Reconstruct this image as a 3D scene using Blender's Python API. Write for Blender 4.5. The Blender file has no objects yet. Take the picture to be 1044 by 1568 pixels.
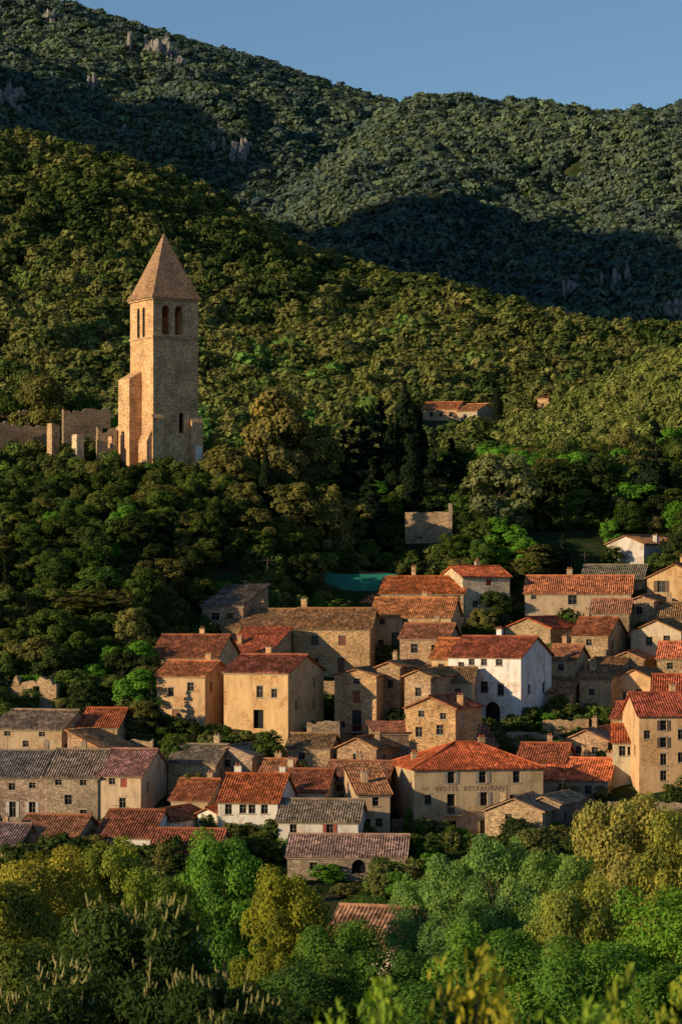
import bpy, math, random, bmesh
import numpy as np
from mathutils import Vector
random.seed(7); rng=np.random.default_rng(11)
F=4355.; CX=522.; HZ=900.
def WP(px,py,D): return ((px-CX)*D/F, D, (HZ-py)*D/F)
scene=bpy.context.scene; root=scene.collection

# ------------------------------------------------------------------ node helpers
def newmat(name):
    m=bpy.data.materials.new(name); m.use_nodes=True
    nt=m.node_tree; nt.nodes.clear()
    out=nt.nodes.new('ShaderNodeOutputMaterial')
    return m,nt,out
def N(nt,t,**kw):
    n=nt.nodes.new(t)
    for k,v in kw.items(): setattr(n,k,v)
    return n
def mixc(nt,blend,fac,a,b):
    n=N(nt,'ShaderNodeMix',data_type='RGBA',blend_type=blend)
    for s,v in ((0,fac),(6,a),(7,b)):
        if isinstance(v,bpy.types.NodeSocket): nt.links.new(v,n.inputs[s])
        else: n.inputs[s].default_value=v if s==0 else (tuple(v)+(1,))[:4]
    return n.outputs[2]
def math_(nt,op,a,b=0.0):
    n=N(nt,'ShaderNodeMath',operation=op)
    for i,v in enumerate((a,b)):
        if isinstance(v,bpy.types.NodeSocket): nt.links.new(v,n.inputs[i])
        else: n.inputs[i].default_value=v
    return n.outputs[0]
def ramp(nt,fac,stops):
    n=N(nt,'ShaderNodeValToRGB'); nt.links.new(fac,n.inputs[0])
    e=n.color_ramp.elements
    while len(e)<len(stops): e.new(0.5)
    for i,(p,c) in enumerate(stops):
        e[i].position=p; e[i].color=(c,c,c,1) if isinstance(c,(int,float)) else tuple(c)+(1,)
    return n.outputs[0]
def noise(nt,vec,scale,detail=4,rough=.55):
    n=N(nt,'ShaderNodeTexNoise'); n.inputs['Scale'].default_value=scale
    n.inputs['Detail'].default_value=detail; n.inputs['Roughness'].default_value=rough
    if vec is not None: nt.links.new(vec,n.inputs['Vector'])
    return n.outputs['Fac']
def objvec(nt):
    tc=N(nt,'ShaderNodeTexCoord'); oi=N(nt,'ShaderNodeObjectInfo')
    r=math_(nt,'MULTIPLY',oi.outputs['Random'],91.0)
    a=N(nt,'ShaderNodeVectorMath',operation='ADD')
    nt.links.new(tc.outputs['Object'],a.inputs[0]); nt.links.new(r,a.inputs[1])
    return a.outputs[0],oi
def principled(nt,out,col,rough=.9,bump=None,bstr=.5,bdist=.05,spec=.2):
    p=N(nt,'ShaderNodeBsdfPrincipled')
    if isinstance(col,bpy.types.NodeSocket): nt.links.new(col,p.inputs['Base Color'])
    else: p.inputs['Base Color'].default_value=tuple(col)+(1,)
    p.inputs['Roughness'].default_value=rough
    p.inputs['Specular IOR Level'].default_value=spec
    if bump is not None:
        b=N(nt,'ShaderNodeBump'); b.inputs['Strength'].default_value=bstr; b.inputs['Distance'].default_value=bdist
        nt.links.new(bump,b.inputs['Height']); nt.links.new(b.outputs[0],p.inputs['Normal'])
    nt.links.new(p.outputs[0],out.inputs[0]); return p
def stonecol(nt,v,oi,sc=4.2):
    mp=N(nt,'ShaderNodeMapping'); mp.inputs['Scale'].default_value=(1,1,1.8); nt.links.new(v,mp.inputs[0])
    vo=N(nt,'ShaderNodeTexVoronoi'); vo.inputs['Scale'].default_value=sc; nt.links.new(mp.outputs[0],vo.inputs['Vector'])
    ve=N(nt,'ShaderNodeTexVoronoi',feature='DISTANCE_TO_EDGE'); ve.inputs['Scale'].default_value=sc; nt.links.new(mp.outputs[0],ve.inputs['Vector'])
    sep=N(nt,'ShaderNodeSeparateColor'); nt.links.new(vo.outputs['Color'],sep.inputs[0])
    val=ramp(nt,sep.outputs[0],[(0,.55),(.5,1.0),(1,1.55)])
    hue=ramp(nt,sep.outputs[1],[(0,(1.15,.95,.75)),(1,(.98,1.02,1.04))])
    c=mixc(nt,'MULTIPLY',1,oi.outputs['Color'],val); c=mixc(nt,'MULTIPLY',.8,c,hue)
    edge=ramp(nt,ve.outputs['Distance'],[(0,.0),(.07,1)])
    c=mixc(nt,'MIX',edge,mixc(nt,'MULTIPLY',1,oi.outputs['Color'],(.72,.65,.57)),c)
    return c,edge
def mat_stone():
    m,nt,out=newmat('rubble_stone'); v,oi=objvec(nt)
    c,edge=stonecol(nt,v,oi)
    c=mixc(nt,'MULTIPLY',.9,c,ramp(nt,noise(nt,v,.35,6,.65),[(.32,.55),(.5,1.0),(.68,1.3)]))
    h=math_(nt,'ADD',edge,noise(nt,v,9,4))
    principled(nt,out,c,.95,h,.6,.05,.1); return m
def mat_plaster():
    m,nt,out=newmat('lime_plaster'); v,oi=objvec(nt)
    mp=N(nt,'ShaderNodeMapping'); mp.inputs['Scale'].default_value=(1,1,.3); nt.links.new(v,mp.inputs[0])
    st=ramp(nt,noise(nt,mp.outputs[0],1.1,8,.7),[(.3,.5),(.48,.92),(.7,1.15)])
    c=mixc(nt,'MULTIPLY',.9,oi.outputs['Color'],st)
    sc,edge=stonecol(nt,v,oi)
    pa=ramp(nt,noise(nt,v,.5,7,.65),[(.53,0),(.58,1)])
    c=mixc(nt,'MIX',math_(nt,'MULTIPLY',pa,.75),c,mixc(nt,'MULTIPLY',1,sc,(.75,.69,.64)))
    principled(nt,out,c,.92,noise(nt,v,6,6),.45,.05,.15); return m
def mat_tile():
    m,nt,out=newmat('clay_canal_tile'); v,oi=objvec(nt)
    uv=N(nt,'ShaderNodeUVMap'); uv.uv_map='UVMap'
    mp=N(nt,'ShaderNodeMapping'); mp.inputs['Scale'].default_value=(1/.3,1/.38,1); nt.links.new(uv.outputs[0],mp.inputs[0])
    fl=N(nt,'ShaderNodeVectorMath',operation='FLOOR'); nt.links.new(mp.outputs[0],fl.inputs[0])
    wn=N(nt,'ShaderNodeTexWhiteNoise'); nt.links.new(fl.outputs[0],wn.inputs['Vector'])
    val=ramp(nt,wn.outputs['Value'],[(0,.5),(.6,1.0),(1,1.8)])
    c=mixc(nt,'MULTIPLY',1,oi.outputs['Color'],val)
    st=ramp(nt,noise(nt,v,.6,6,.65),[(.33,.45),(.6,1.2)])
    c=mixc(nt,'MULTIPLY',.9,c,st)
    li=ramp(nt,noise(nt,v,2.3,5,.7),[(.54,0),(.68,1)])
    c=mixc(nt,'MIX',math_(nt,'MULTIPLY',li,.45),c,(.19,.14,.09))
    sx=N(nt,'ShaderNodeSeparateXYZ'); nt.links.new(mp.outputs[0],sx.inputs[0])
    fr=math_(nt,'FRACT',sx.outputs[1])
    principled(nt,out,c,.95,fr,.5,.05,.05); return m
def mat_plain(name,col,rough=.6,spec=.3):
    m,nt,out=newmat(name); v,oi=objvec(nt)
    c=mixc(nt,'MULTIPLY',.7,col,ramp(nt,noise(nt,v,3,4),[(.3,.7),(.7,1.15)]))
    principled(nt,out,c,rough,None,spec=spec); return m
def mat_objcol(name,rough=.7):
    m,nt,out=newmat(name); v,oi=objvec(nt)
    c=mixc(nt,'MULTIPLY',.7,oi.outputs['Color'],ramp(nt,noise(nt,v,3,4),[(.3,.7),(.7,1.15)]))
    principled(nt,out,c,rough,None,spec=.2); return m
def leafshade(nt,out,c,trans=.3):
    d=N(nt,'ShaderNodeBsdfDiffuse'); t=N(nt,'ShaderNodeBsdfTranslucent'); mx=N(nt,'ShaderNodeMixShader')
    nt.links.new(c,d.inputs[0]); tc=mixc(nt,'MULTIPLY',1,c,(1.3,1.3,.5)); nt.links.new(tc,t.inputs[0])
    mx.inputs[0].default_value=trans
    nt.links.new(d.outputs[0],mx.inputs[1]); nt.links.new(t.outputs[0],mx.inputs[2])
    nt.links.new(mx.outputs[0],out.inputs[0])
def mat_leaf(name,trans=.3):
    m,nt,out=newmat(name); v,oi=objvec(nt)
    at=N(nt,'ShaderNodeAttribute'); at.attribute_name='lv'
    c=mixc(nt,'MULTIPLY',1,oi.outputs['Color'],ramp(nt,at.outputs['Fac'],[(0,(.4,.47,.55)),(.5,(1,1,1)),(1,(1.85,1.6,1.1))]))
    leafshade(nt,out,c,trans); return m
def mat_forest(name,stops,trans=.2,bs=.006):
    m,nt,out=newmat(name); oi=N(nt,'ShaderNodeObjectInfo')
    at=N(nt,'ShaderNodeAttribute'); at.attribute_name='lv'
    g=N(nt,'ShaderNodeNewGeometry')
    big=noise(nt,g.outputs['Position'],bs,5,.6)
    f=math_(nt,'ADD',math_(nt,'MULTIPLY',oi.outputs['Random'],.55),math_(nt,'MULTIPLY',math_(nt,'SUBTRACT',big,.35),1.8))
    c=ramp(nt,f,stops)
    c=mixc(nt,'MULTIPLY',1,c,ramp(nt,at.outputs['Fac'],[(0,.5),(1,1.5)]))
    leafshade(nt,out,c,trans); return m
STONE=mat_stone(); PLAST=mat_plaster(); TILE=mat_tile()
GLASS=mat_plain('window_glass',(.012,.013,.015),.2,.4)
FRAME=mat_plain('window_frame',(.20,.17,.13))
SHUT=mat_objcol('painted_shutter')
BARK=mat_plain('bark',(.07,.055,.04),.95,.1)
SILL=mat_plain('pale_stone_trim',(.40,.33,.24),.9,.1)
METAL=mat_plain('dark_metal',(.06,.06,.06),.5)
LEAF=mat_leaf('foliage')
PAINT=mat_plain('white_paint',(.75,.75,.72))
CANDLE=mat_plain('pine_candle',(.30,.27,.10),.9,.05)

# ------------------------------------------------------------------ mesh builder
class MB:
    def __init__(s): s.v=[];s.f=[];s.m=[];s.uv=[]
    def poly(s,pts,mi=0,uv=None):
        i=len(s.v); s.v+= [tuple(p) for p in pts]; s.f.append(tuple(range(i,i+len(pts)))); s.m.append(mi)
        s.uv.append(uv if uv else [(0,0)]*len(pts))
    def box(s,a,b,mi=0):
        x0,y0,z0=a;x1,y1,z1=b
        P=[(x0,y0,z0),(x1,y0,z0),(x1,y1,z0),(x0,y1,z0),(x0,y0,z1),(x1,y0,z1),(x1,y1,z1),(x0,y1,z1)]
        for q in ((0,3,2,1),(4,5,6,7),(0,1,5,4),(1,2,6,5),(2,3,7,6),(3,0,4,7)): s.poly([P[k] for k in q],mi)
    def tube(s,p0,p1,r0,r1,n=6,mi=0):
        p0=Vector(p0);p1=Vector(p1);d=(p1-p0)
        if d.length<1e-5:return
        d.normalize(); a=d.orthogonal().normalized(); b=d.cross(a)
        c0=[p0+(a*math.cos(t)+b*math.sin(t))*r0 for t in [2*math.pi*k/n for k in range(n)]]
        c1=[p1+(a*math.cos(t)+b*math.sin(t))*r1 for t in [2*math.pi*k/n for k in range(n)]]
        for k in range(n): s.poly([c0[k],c0[(k+1)%n],c1[(k+1)%n],c1[k]],mi)
        s.poly(c1,mi)
    def obj(s,name,mats,parent=None,color=None):
        if not s.f: return None
        me=bpy.data.meshes.new(name); me.from_pydata(s.v,[],s.f)
        for m in mats: me.materials.append(m)
        me.polygons.foreach_set('material_index',s.m)
        ul=me.uv_layers.new(name='UVMap')
        ul.data.foreach_set('uv',[c for f in s.uv for p in f for c in p])
        o=bpy.data.objects.new(name,me); root.objects.link(o)
        if parent: o.parent=parent
        if color: o.color=tuple(color)+(1,)
        return o
def empty(name,loc,rz=0):
    e=bpy.data.objects.new(name,None); e.location=loc; e.rotation_euler=(0,0,rz); e.empty_display_size=.5
    root.objects.link(e); return e

def wall(mb,P,U,I,w,z0,z1,holes=(),depth=.25,top=None):
    def pt(u,z,d=0): return (P[0]+U[0]*u+I[0]*d,P[1]+U[1]*u+I[1]*d,z)
    hs=[h for h in holes if h[0]>.05 and h[1]<w-.05]
    us=sorted({0,w}|{h[0] for h in hs}|{h[1] for h in hs}); zs=sorted({z0,z1}|{h[2] for h in hs}|{h[3] for h in hs if h[3]<z1})
    for i in range(len(us)-1):
        for j in range(len(zs)-1):
            cu=(us[i]+us[i+1])/2; cz=(zs[j]+zs[j+1])/2
            if any(h[0]<cu<h[1] and h[2]<cz<h[3] for h in hs): continue
            mb.poly([pt(us[i],zs[j]),pt(us[i+1],zs[j]),pt(us[i+1],zs[j+1]),pt(us[i],zs[j+1])])
    for h in hs:
        u0,u1,a,b=h[:4]; arch=len(h)>4 and h[4]
        if arch:
            r=(u1-u0)/2; cu=(u0+u1)/2; n=8
            arc=[(cu-r*math.cos(math.pi*k/n),b-r+r*math.sin(math.pi*k/n)) for k in range(n+1)]
            for k in range(n):
                side=(u0,b) if k<n/2 else (u1,b)
                mb.poly([pt(*side),pt(*arc[k]),pt(*arc[k+1])])
            loop=[(u0,a)]+arc+[(u1,a)]
        else: loop=[(u0,a),(u0,b),(u1,b),(u1,a)]
        for k in range(len(loop)):
            p=loop[k];q=loop[(k+1)%len(loop)]
            mb.poly([pt(*p),pt(*q),pt(*q,depth),pt(*p,depth)])
    if top: mb.poly([pt(u,z) for u,z in top])

def slope(mb,A,U,S,w,L,a=0,b=0,per=.3,amp=.05,thick=.14):
    A=Vector(A);U=Vector(U);S=Vector(S); Nn=U.cross(S).normalized()
    if Nn.z<0: Nn=-Nn
    n=max(4,int(w/per))*4; pr=None
    ph=random.random()*6
    for k in range(n+1):
        u=w*k/n; l=L
        if a: l=min(l,u*a)
        if b: l=min(l,(w-u)*b)
        h=amp*math.cos(2*math.pi*k/4)+.05*math.sin(u*.7+ph)
        e=A+U*u+Nn*(thick+h); t=A+U*u+S*max(l,.01)+Nn*(thick+h); e0=A+U*u
        if pr:
            pe,ptp,pe0,pu,pl=pr
            mb.poly([pe,e,t,ptp],0,[(pu,0),(u,0),(u,l),(pu,pl)])
            mb.poly([pe0,e0,e,pe],0,[(pu,0),(u,0),(u,.1),(pu,.1)])
        pr=(e,t,e0,u,l)
    for u,l in ((0,0 if a else L),(w,0 if b else L)):
        if l: mb.poly([A+U*u,A+U*u+S*l,A+U*u+S*l+Nn*thick,A+U*u+Nn*thick],0)
    if not a and not b: mb.poly([A,A+U*w,A+U*w+S*L,A+S*L],0)
def ridge(mb,p,q,r=.15): mb.tube(Vector(p),Vector(q),r,r,6,0)

ctrl=[]; foot=[]
WC=dict(peach=(.64,.41,.21),ochre=(.54,.355,.185),stone=(.43,.31,.19),grey=(.35,.28,.21),white=(.76,.70,.60),cream=(.60,.48,.33),dstone=(.27,.21,.15),tan=(.52,.375,.235))
RC=dict(red=(.50,.135,.055),org=(.55,.20,.08),brn=(.37,.18,.09),gry=(.27,.20,.145),dred=(.38,.12,.06),pnk=(.38,.23,.145))
SC=[(.22,.11,.06),(.30,.16,.10),(.33,.08,.06),(.45,.42,.36),(.14,.09,.06)]
def house(x0,x1,ye,yb,D,psi=25,dep=10,roof='G',pitch=23,wc='stone',rc='brn',wins=(),ch=(),name=None,stone=None,arch=False,shut=None,under=6,sidewin=True):
    p=math.radians(psi); s=abs(math.sin(p)); c=math.cos(p)
    if psi>=0:
        X1=(x1-CX)*D/F; k=(x0-CX)/F; w=(X1-k*D)/(c+k*s); ox=X1-w*c; oy=D+w*s
    else:
        ox=(x0-CX)*D/F; k=(x1-CX)/F; w=(k*D-ox)/(c-k*s); oy=D
    zb=(HZ-yb)*D/F; ze=(HZ-ye)*D/F-zb
    if stone is None: stone= wc in('stone','grey','dstone')
    if name is None: name='stone_house' if stone else ('white_house' if wc=='white' else 'plaster_house')
    e=empty(name,(ox,oy,zb),-p)
    ru=random.Random(int(x0*7+ye*13))
    jit=lambda col,a=.1:tuple(min(1,v*(1+ru.uniform(-a,a)*1.0)) for v in col)
    wcol=WC[wc]; f=ru.uniform(.82,1.12); wcol=tuple(min(.85,v*f*ru.uniform(.96,1.04)) for v in wcol); g_=ru.uniform(.8,1.15); rcol=tuple(v*g_ for v in jit(RC[rc],.14))
    foot.append((ox+ c*w/2+ math.sin(p)*dep/2, oy- math.sin(p)*w/2 + c*dep/2, max(w,dep)*.62))
    for uu,vv,dz in ((.5,-.5,0),(.1,-.5,0),(.9,-.5,0),(.5,dep+.3,.6)):
        ctrl.append((ox+c*w*uu+math.sin(p)*vv, oy-math.sin(p)*w*uu+c*vv, zb+dz))
    W=MB();R=MB();G=MB();SH=MB();T=MB()
    tp=math.tan(math.radians(pitch))
    fh=[];sh_col=SC[ru.randrange(len(SC))] if shut is None else shut
    for wn in wins:
        px,py=wn[:2]; ty=wn[2] if len(wn)>2 else ru.choice('wwsc'); ww,hh=(wn[3],wn[4]) if len(wn)>4 else (10,16) 
        if ty=='d' and len(wn)<=4: ww,hh=11,24
        cu=(px-x0)/(x1-x0)*w; cz=(HZ-py)*D/F-zb; ww*=D/F/c*1.12; hh*=D/F*1.1
        ww=max(ww,.8)
        hole=(cu-ww/2,cu+ww/2,cz-hh/2,min(cz+hh/2,ze-.35),ty=='a'); fh.append(hole+(ty,))
    def fit(holes,P,U,I):
        def pt(u,z,d): return Vector((P[0]+U[0]*u+I[0]*d,P[1]+U[1]*u+I[1]*d,z))
        def bx(mb,u0,u1,a,b,d0,d1,mi=0):
            q=[pt(u0,a,d0),pt(u1,a,d0),pt(u1,b,d0),pt(u0,b,d0),pt(u0,a,d1),pt(u1,a,d1),pt(u1,b,d1),pt(u0,b,d1)]
            for ff in ((0,1,2,3),(4,5,6,7),(0,1,5,4),(1,2,6,5),(2,3,7,6),(3,0,4,7)): mb.poly([q[i] for i in ff],mi)
        for h in holes:
            u0,u1,a,b,_,ty=h
            if u0<.06: continue
            if ty in 'ws' :
                G.poly([pt(u0,a,.22),pt(u1,a,.22),pt(u1,b,.22),pt(u0,b,.22)],0)
                m=.05
                for (p0,p1,q0,q1) in ((u0,u0+m,a,b),(u1-m,u1,a,b),((u0+u1)/2-m/2,(u0+u1)/2+m/2,a,b)): bx(G,p0,p1,q0,q1,.16,.2,1)
                for q0 in (a,a+(b-a)*.6,b-m): bx(G,u0,u1,q0,q0+m,.15,.19,1)
                bx(T,u0-.12,u1+.12,a-.12,a,-.07,.02)
                if ru.random()<.5: bx(T,u0-.1,u1+.1,b,b+.18,-.025,.02)
            if ty=='s':
                hw=(u1-u0)*.5
                bx(SH,u0-hw,u0-.01,a,b,-.06,-.015); bx(SH,u1+.01,u1+hw,a,b,-.06,-.015)
            if ty in 'cd':
                bx(SH,u0,(u0+u1)/2-.012,a,b,.1,.14); bx(SH,(u0+u1)/2+.012,u1,a,b,.1,.14)
                bx(T,u0-.1,u1+.1,b,b+.16,-.025,.02)
            if ty in 'ag': G.poly([pt(u0,a,.6),pt(u1,a,.6),pt(u1,b,.6),pt(u0,b,.6)],0)
            if ty=='b':
                G.poly([pt(u0,a,.22),pt(u1,a,.22),pt(u1,b,.22),pt(u0,b,.22)],0)
                bx(T,u0-.7,u1+.7,a-.15,a,-.9,.0)
                for k in range(13):
                    uu=u0-.68+(u1-u0+1.36)*k/12; bx(SH,uu-.015,uu+.015,a,a+.95,-.88,-.85)
                bx(SH,u0-.7,u1+.7,a+.95,a+1.0,-.9,-.84)
    def rnd(wd):
        hs=[]
        if not sidewin: return hs
        nz=max(1,int(ze/2.9)); nu=max(1,int(wd/4.2))
        for i in range(nz):
            for j in range(nu):
                if ru.random()<.5:
                    cu=wd*(j+.5)/nu+ru.uniform(-.3,.3); cz=ze-1.5-i*2.8
                    if cz>.8: hs.append((cu-.42,cu+.42,cz-.62,cz+.62,False,ru.choice('wwc')))
        return hs
    shR=rnd(dep); shL=rnd(dep)
    def top_for(side):
        if roof=='G' and side in 'LR': return [(0,ze),(dep,ze),(dep/2,ze+tp*dep/2)]
        if roof=='F' and side in 'fb': return [(0,ze),(w,ze),(w/2,ze+tp*w/2)]
        if roof=='S':
            if side in 'LR': return [(0,ze),(dep,ze),(dep,ze+tp*dep)]
            if side=='b': return [(0,ze),(w,ze),(w,ze+tp*dep),(0,ze+tp*dep)]
        if roof=='R':
            if side in 'fb': return [(0,ze),(w,ze),(0,ze+tp*w)]
            if side=='L': return [(0,ze),(dep,ze),(dep,ze+tp*w),(0,ze+tp*w)]
        return None
    wall(W,(0,0),(1,0),(0,1),w,-under,ze,[h[:5] for h in fh],top=top_for('f')); fit([h for h in fh if h[1]<w-.05],(0,0),(1,0),(0,1))
    wall(W,(w,0),(0,1),(-1,0),dep,-under,ze,[h[:5] for h in shR],top=top_for('R')); fit(shR,(w,0),(0,1),(-1,0))
    wall(W,(0,0),(0,1),(1,0),dep,-under,ze,[h[:5] for h in shL],top=top_for('L')); fit(shL,(0,0),(0,1),(1,0))
    wall(W,(0,dep),(1,0),(0,-1),w,-under,ze,top=top_for('b'))
    o=.32; cp=math.cos(math.radians(pitch)); sp=math.sin(math.radians(pitch))
    def rz(u,v):
        if roof=='G': return ze+tp*(dep/2-abs(v-dep/2))
        if roof=='F': return ze+tp*(w/2-abs(u-w/2))
        if roof=='S': return ze+tp*v
        if roof=='R': return ze+tp*(w-u)
        return ze+tp*min(v,dep-v,u,w-u)
    dzo=-o*tp
    if roof=='G':
        L=(dep/2+o)/cp
        slope(R,(-o,-o,ze+dzo),(1,0,0),(0,cp,sp),w+2*o,L); slope(R,(-o,dep+o,ze+dzo),(1,0,0),(0,-cp,sp),w+2*o,L)
        ridge(R,(-o,dep/2,ze+tp*dep/2+.2),(w+o,dep/2,ze+tp*dep/2+.2))
    elif roof=='F':
        L=(w/2+o)/cp
        slope(R,(-o,-o,ze+dzo),(0,1,0),(cp,0,sp),dep+2*o,L); slope(R,(w+o,-o,ze+dzo),(0,1,0),(-cp,0,sp),dep+2*o,L)
        ridge(R,(w/2,-o,ze+tp*w/2+.2),(w/2,dep+o,ze+tp*w/2+.2))
    elif roof=='S':
        slope(R,(-o,-o,ze+dzo),(1,0,0),(0,cp,sp),w+2*o,(dep+2*o)/cp)
    elif roof=='R':
        slope(R,(w+o,-o,ze+dzo),(0,1,0),(-cp,0,sp),dep+2*o,(w+2*o)/cp)
    elif roof=='H':
        m=min(w,dep)/2+o; L=m/cp
        slope(R,(-o,-o,ze+dzo),(1,0,0),(0,cp,sp),w+2*o,L,1/cp,1/cp); slope(R,(-o,dep+o,ze+dzo),(1,0,0),(0,-cp,sp),w+2*o,L,1/cp,1/cp)
        slope(R,(-o,-o,ze+dzo),(0,1,0),(cp,0,sp),dep+2*o,L,1/cp,1/cp); slope(R,(w+o,-o,ze+dzo),(0,1,0),(-cp,0,sp),dep+2*o,L,1/cp,1/cp)
        zt=ze+dzo+m*tp+.16
        if w>=dep: r0,r1=(m-o,dep/2,zt),(w+o-m,dep/2,zt); cs=[((-o,-o),r0),((-o,dep+o),r0),((w+o,-o),r1),((w+o,dep+o),r1)]
        else: r0,r1=(w/2,m-o,zt),(w/2,dep+o-m,zt); cs=[((-o,-o),r0),((w+o,-o),r0),((-o,dep+o),r1),((w+o,dep+o),r1)]
        ridge(R,r0,r1,.16)
        for (a,b),r in cs: ridge(R,(a,b,ze+dzo+.14),r,.14)
    if roof in 'GSH':
        T.box((-.12,-.14,ze-.3),(w+.12,-.003,ze-.12)); 
    if ch is None: ch=()
    elif not ch and ru.random()<.6: ch=((x0+(x1-x0)*ru.uniform(.2,.8),None),)
    for cc in ch:
        cu=min(max((cc[0]-x0)/(x1-x0)*w,.6),w-.6); cv=dep*(.5 if roof in'GH' else .3)+.6; zz=rz(cu,cv)
        hgt=cc[2] if len(cc)>2 else ru.uniform(1.0,1.5); a=ru.uniform(.3,.42)
        W.box((cu-a,cv-.28,zz-.5),(cu+a,cv+.28,zz+hgt)); 
        T.box((cu-a-.08,cv-.36,zz+hgt),(cu+a+.08,cv+.36,zz+hgt+.09))
        for q in (-.5,.5): R.tube((cu+a*q,cv,zz+hgt+.09),(cu+a*q,cv,zz+hgt+.42),.11,.09,6)
    if ru.random()<.4:
        au,av=w*ru.uniform(.2,.8),dep*.5; az=rz(au,av)
        A_=MB(); A_.tube((au,av,az),(au,av,az+2.2),.03,.025,4)
        A_.tube((au-.6,av,az+2.1),(au+.6,av,az+2.1),.02,.02,4)
        for q in (-.5,-.2,.1,.4): A_.tube((au+q,av-.3,az+2.1),(au+q,av+.3,az+2.1),.015,.015,4)
        A_.obj('roof_antenna',[METAL],e)
    W.obj('walls',[STONE if stone else PLAST],e,wcol); R.obj('roof',[TILE],e,rcol)
    G.obj('windows',[GLASS,FRAME],e); SH.obj('shutters',[SHUT],e,sh_col); T.obj('trim',[SILL],e)
    return e,w,ze
# ------------------------------------------------------------------ village
house(928,985,833,872,445,38,13,'F',20,'white','brn',(),((991,0),))
house(888,982,888,915,432,12,12,'G',20,'cream','gry',((905,897),))
house(990,1075,885,925,425,30,12,'F',24,'peach','brn',((1012,898),))
house(803,965,908,955,425,8,11,'G',24,'tan','org',((817,913,'w',7,8),(876,918,'w',12,14),(930,922,'w',8,9)),((868,0),))
house(708,780,883,975,425,-22,8,'G',20,'cream','red',((748,890,'c',8,12),(748,921,'c',9,17),(748,952,'c',9,17),(727,925,'w',7,9)),shut=(.35,.07,.05),stone=True)
house(582,709,908,945,424,10,10,'G',25,'stone','red',((680,916,'w',8,7),(700,916,'w',8,7),(625,920,'w',8,9)),((625,0,1.8),))
house(503,585,922,950,428,14,10,'G',25,'ochre','brn',((530,930,'w',8,9),),())
house(545,580,888,925,436,20,5,'G',20,'stone','brn',(),())
house(310,372,928,978,402,22,9,'S',18,'stone','gry',((330,944,'w',11,10),(352,944,'w',9,9)),name='ruined_house')
house(340,448,963,1010,398,12,11,'G',25,'ochre','brn',((354,984,'c',9,14),(406,983,'c',9,14)),shut=(.16,.07,.05),stone=True)
house(449,566,962,1040,396,8,11,'G',25,'ochre','brn',((482,981,'w',10,14),(524,981,'c',10,14),(482,1017,'w',10,16),(522,1018,'c',10,20)),((455,0,1.7),),shut=(.2,.08,.05),stone=True)
house(567,690,944,1012,402,10,11,'G',24,'peach','org',((585,952,'w',8,8),(620,952,'w',8,8),(605,985,'g',10,30),(583,985,'w',7,9)),())
house(612,686,977,1022,393,14,8,'G',24,'stone','brn',((634,993,'w',9,13),(665,993,'w',9,10)),())
house(772,842,962,1000,405,25,12,'F',22,'stone','red',(),())
house(686,797,1006,1104,376,28,10,'G',26,'white','dred',((706,1020,'w',8,9),(722,1013,'w',8,12),(741,1013,'w',8,12),(764,1013,'w',9,12),(741,1053,'w',10,16),(766,1057,'w',9,16),(712,1050,'w',8,12),(754,1093,'a',20,32)),((738,0,1.4),))
house(660,700,1008,1060,384,16,10,'G',26,'peach','org',((675,1022,'w',8,9),),())
house(512,576,1035,1150,368,14,8,'F',16,'ochre','brn',((546,1040,'w',9,14),(546,1067,'c',10,17),(546,1104,'b',13,30),(524,1110,'w',7,9)),stone=True,shut=(.3,.1,.04))
house(577,612,1022,1125,371,26,9,'F',20,'stone','brn',((597,1048,'w',8,12),(597,1080,'c',8,14)),())
house(619,659,1036,1120,368,24,12,'F',22,'stone','brn',((640,1060,'w',8,12),(640,1090,'w',8,12)),())
house(660,722,1044,1110,374,10,8,'G',22,'tan','brn',((700,1060,'w',8,10),),())
house(621,697,1085,1165,354,24,9,'F',22,'ochre','dred',((645,1094,'w',7,9),(678,1097,'w',7,9),(641,1122,'w',9,14),(673,1118,'w',9,14)),((708,0),),stone=True)
house(232,332,1006,1060,378,14,11,'G',26,'peach','dred',((262,1018,'w',9,12),(310,1018,'w',8,10)),((290,0,1.2),))
house(338,408,1003,1040,388,24,8,'S',24,'stone','dred',(),())
house(240,314,1035,1122,366,20,9,'G',20,'peach','org',((292,1052,'w',9,12),(270,1100,'d'),(262,1060,'w',8,12)),())
house(343,441,1030,1122,362,24,11,'G',20,'peach','dred',((348,1062,'c',9,20),(347,1100,'d'),(398,1060,'w',9,16),(396,1102,'g',14,26),(420,1062,'w',8,12)),())
house(874,930,972,1070,397,22,9,'G',26,'stone','dred',((901,984,'w',7,9),(911,1030,'w',7,9),(885,1020,'w',7,9),(886,1046,'w',7,9)),((882,0),))
house(905,962,938,975,410,10,8,'G',24,'stone','brn',((930,948,'w',8,9),),())
house(963,1000,920,965,415,20,11,'F',20,'stone','brn',((978,935,'w',8,10),),())
house(1000,1070,948,985,412,10,11,'G',22,'tan','brn',((1025,958,'w',8,10),),())
house(965,1042,968,1010,400,20,10,'F',24,'cream','brn',((993,982,'w',9,12),(1020,980,'w',9,12)),())
house(1005,1075,1008,1045,392,12,9,'G',24,'stone','org',((1025,1020,'w',8,9),),())
house(940,1000,1040,1110,385,20,11,'F',24,'peach','brn',((957,1066,'w',8,12),(977,1062,'w',8,12),(957,1095,'d')),())
house(998,1060,1062,1105,378,8,10,'G',24,'tan','red',((1020,1075,'w',8,10),),())
house(932,985,1010,1040,395,20,9,'F',22,'stone','brn',(),())
house(935,975,1100,1140,366,18,8,'G',24,'ochre','dred',((955,1112,'w',8,9),),())
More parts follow.
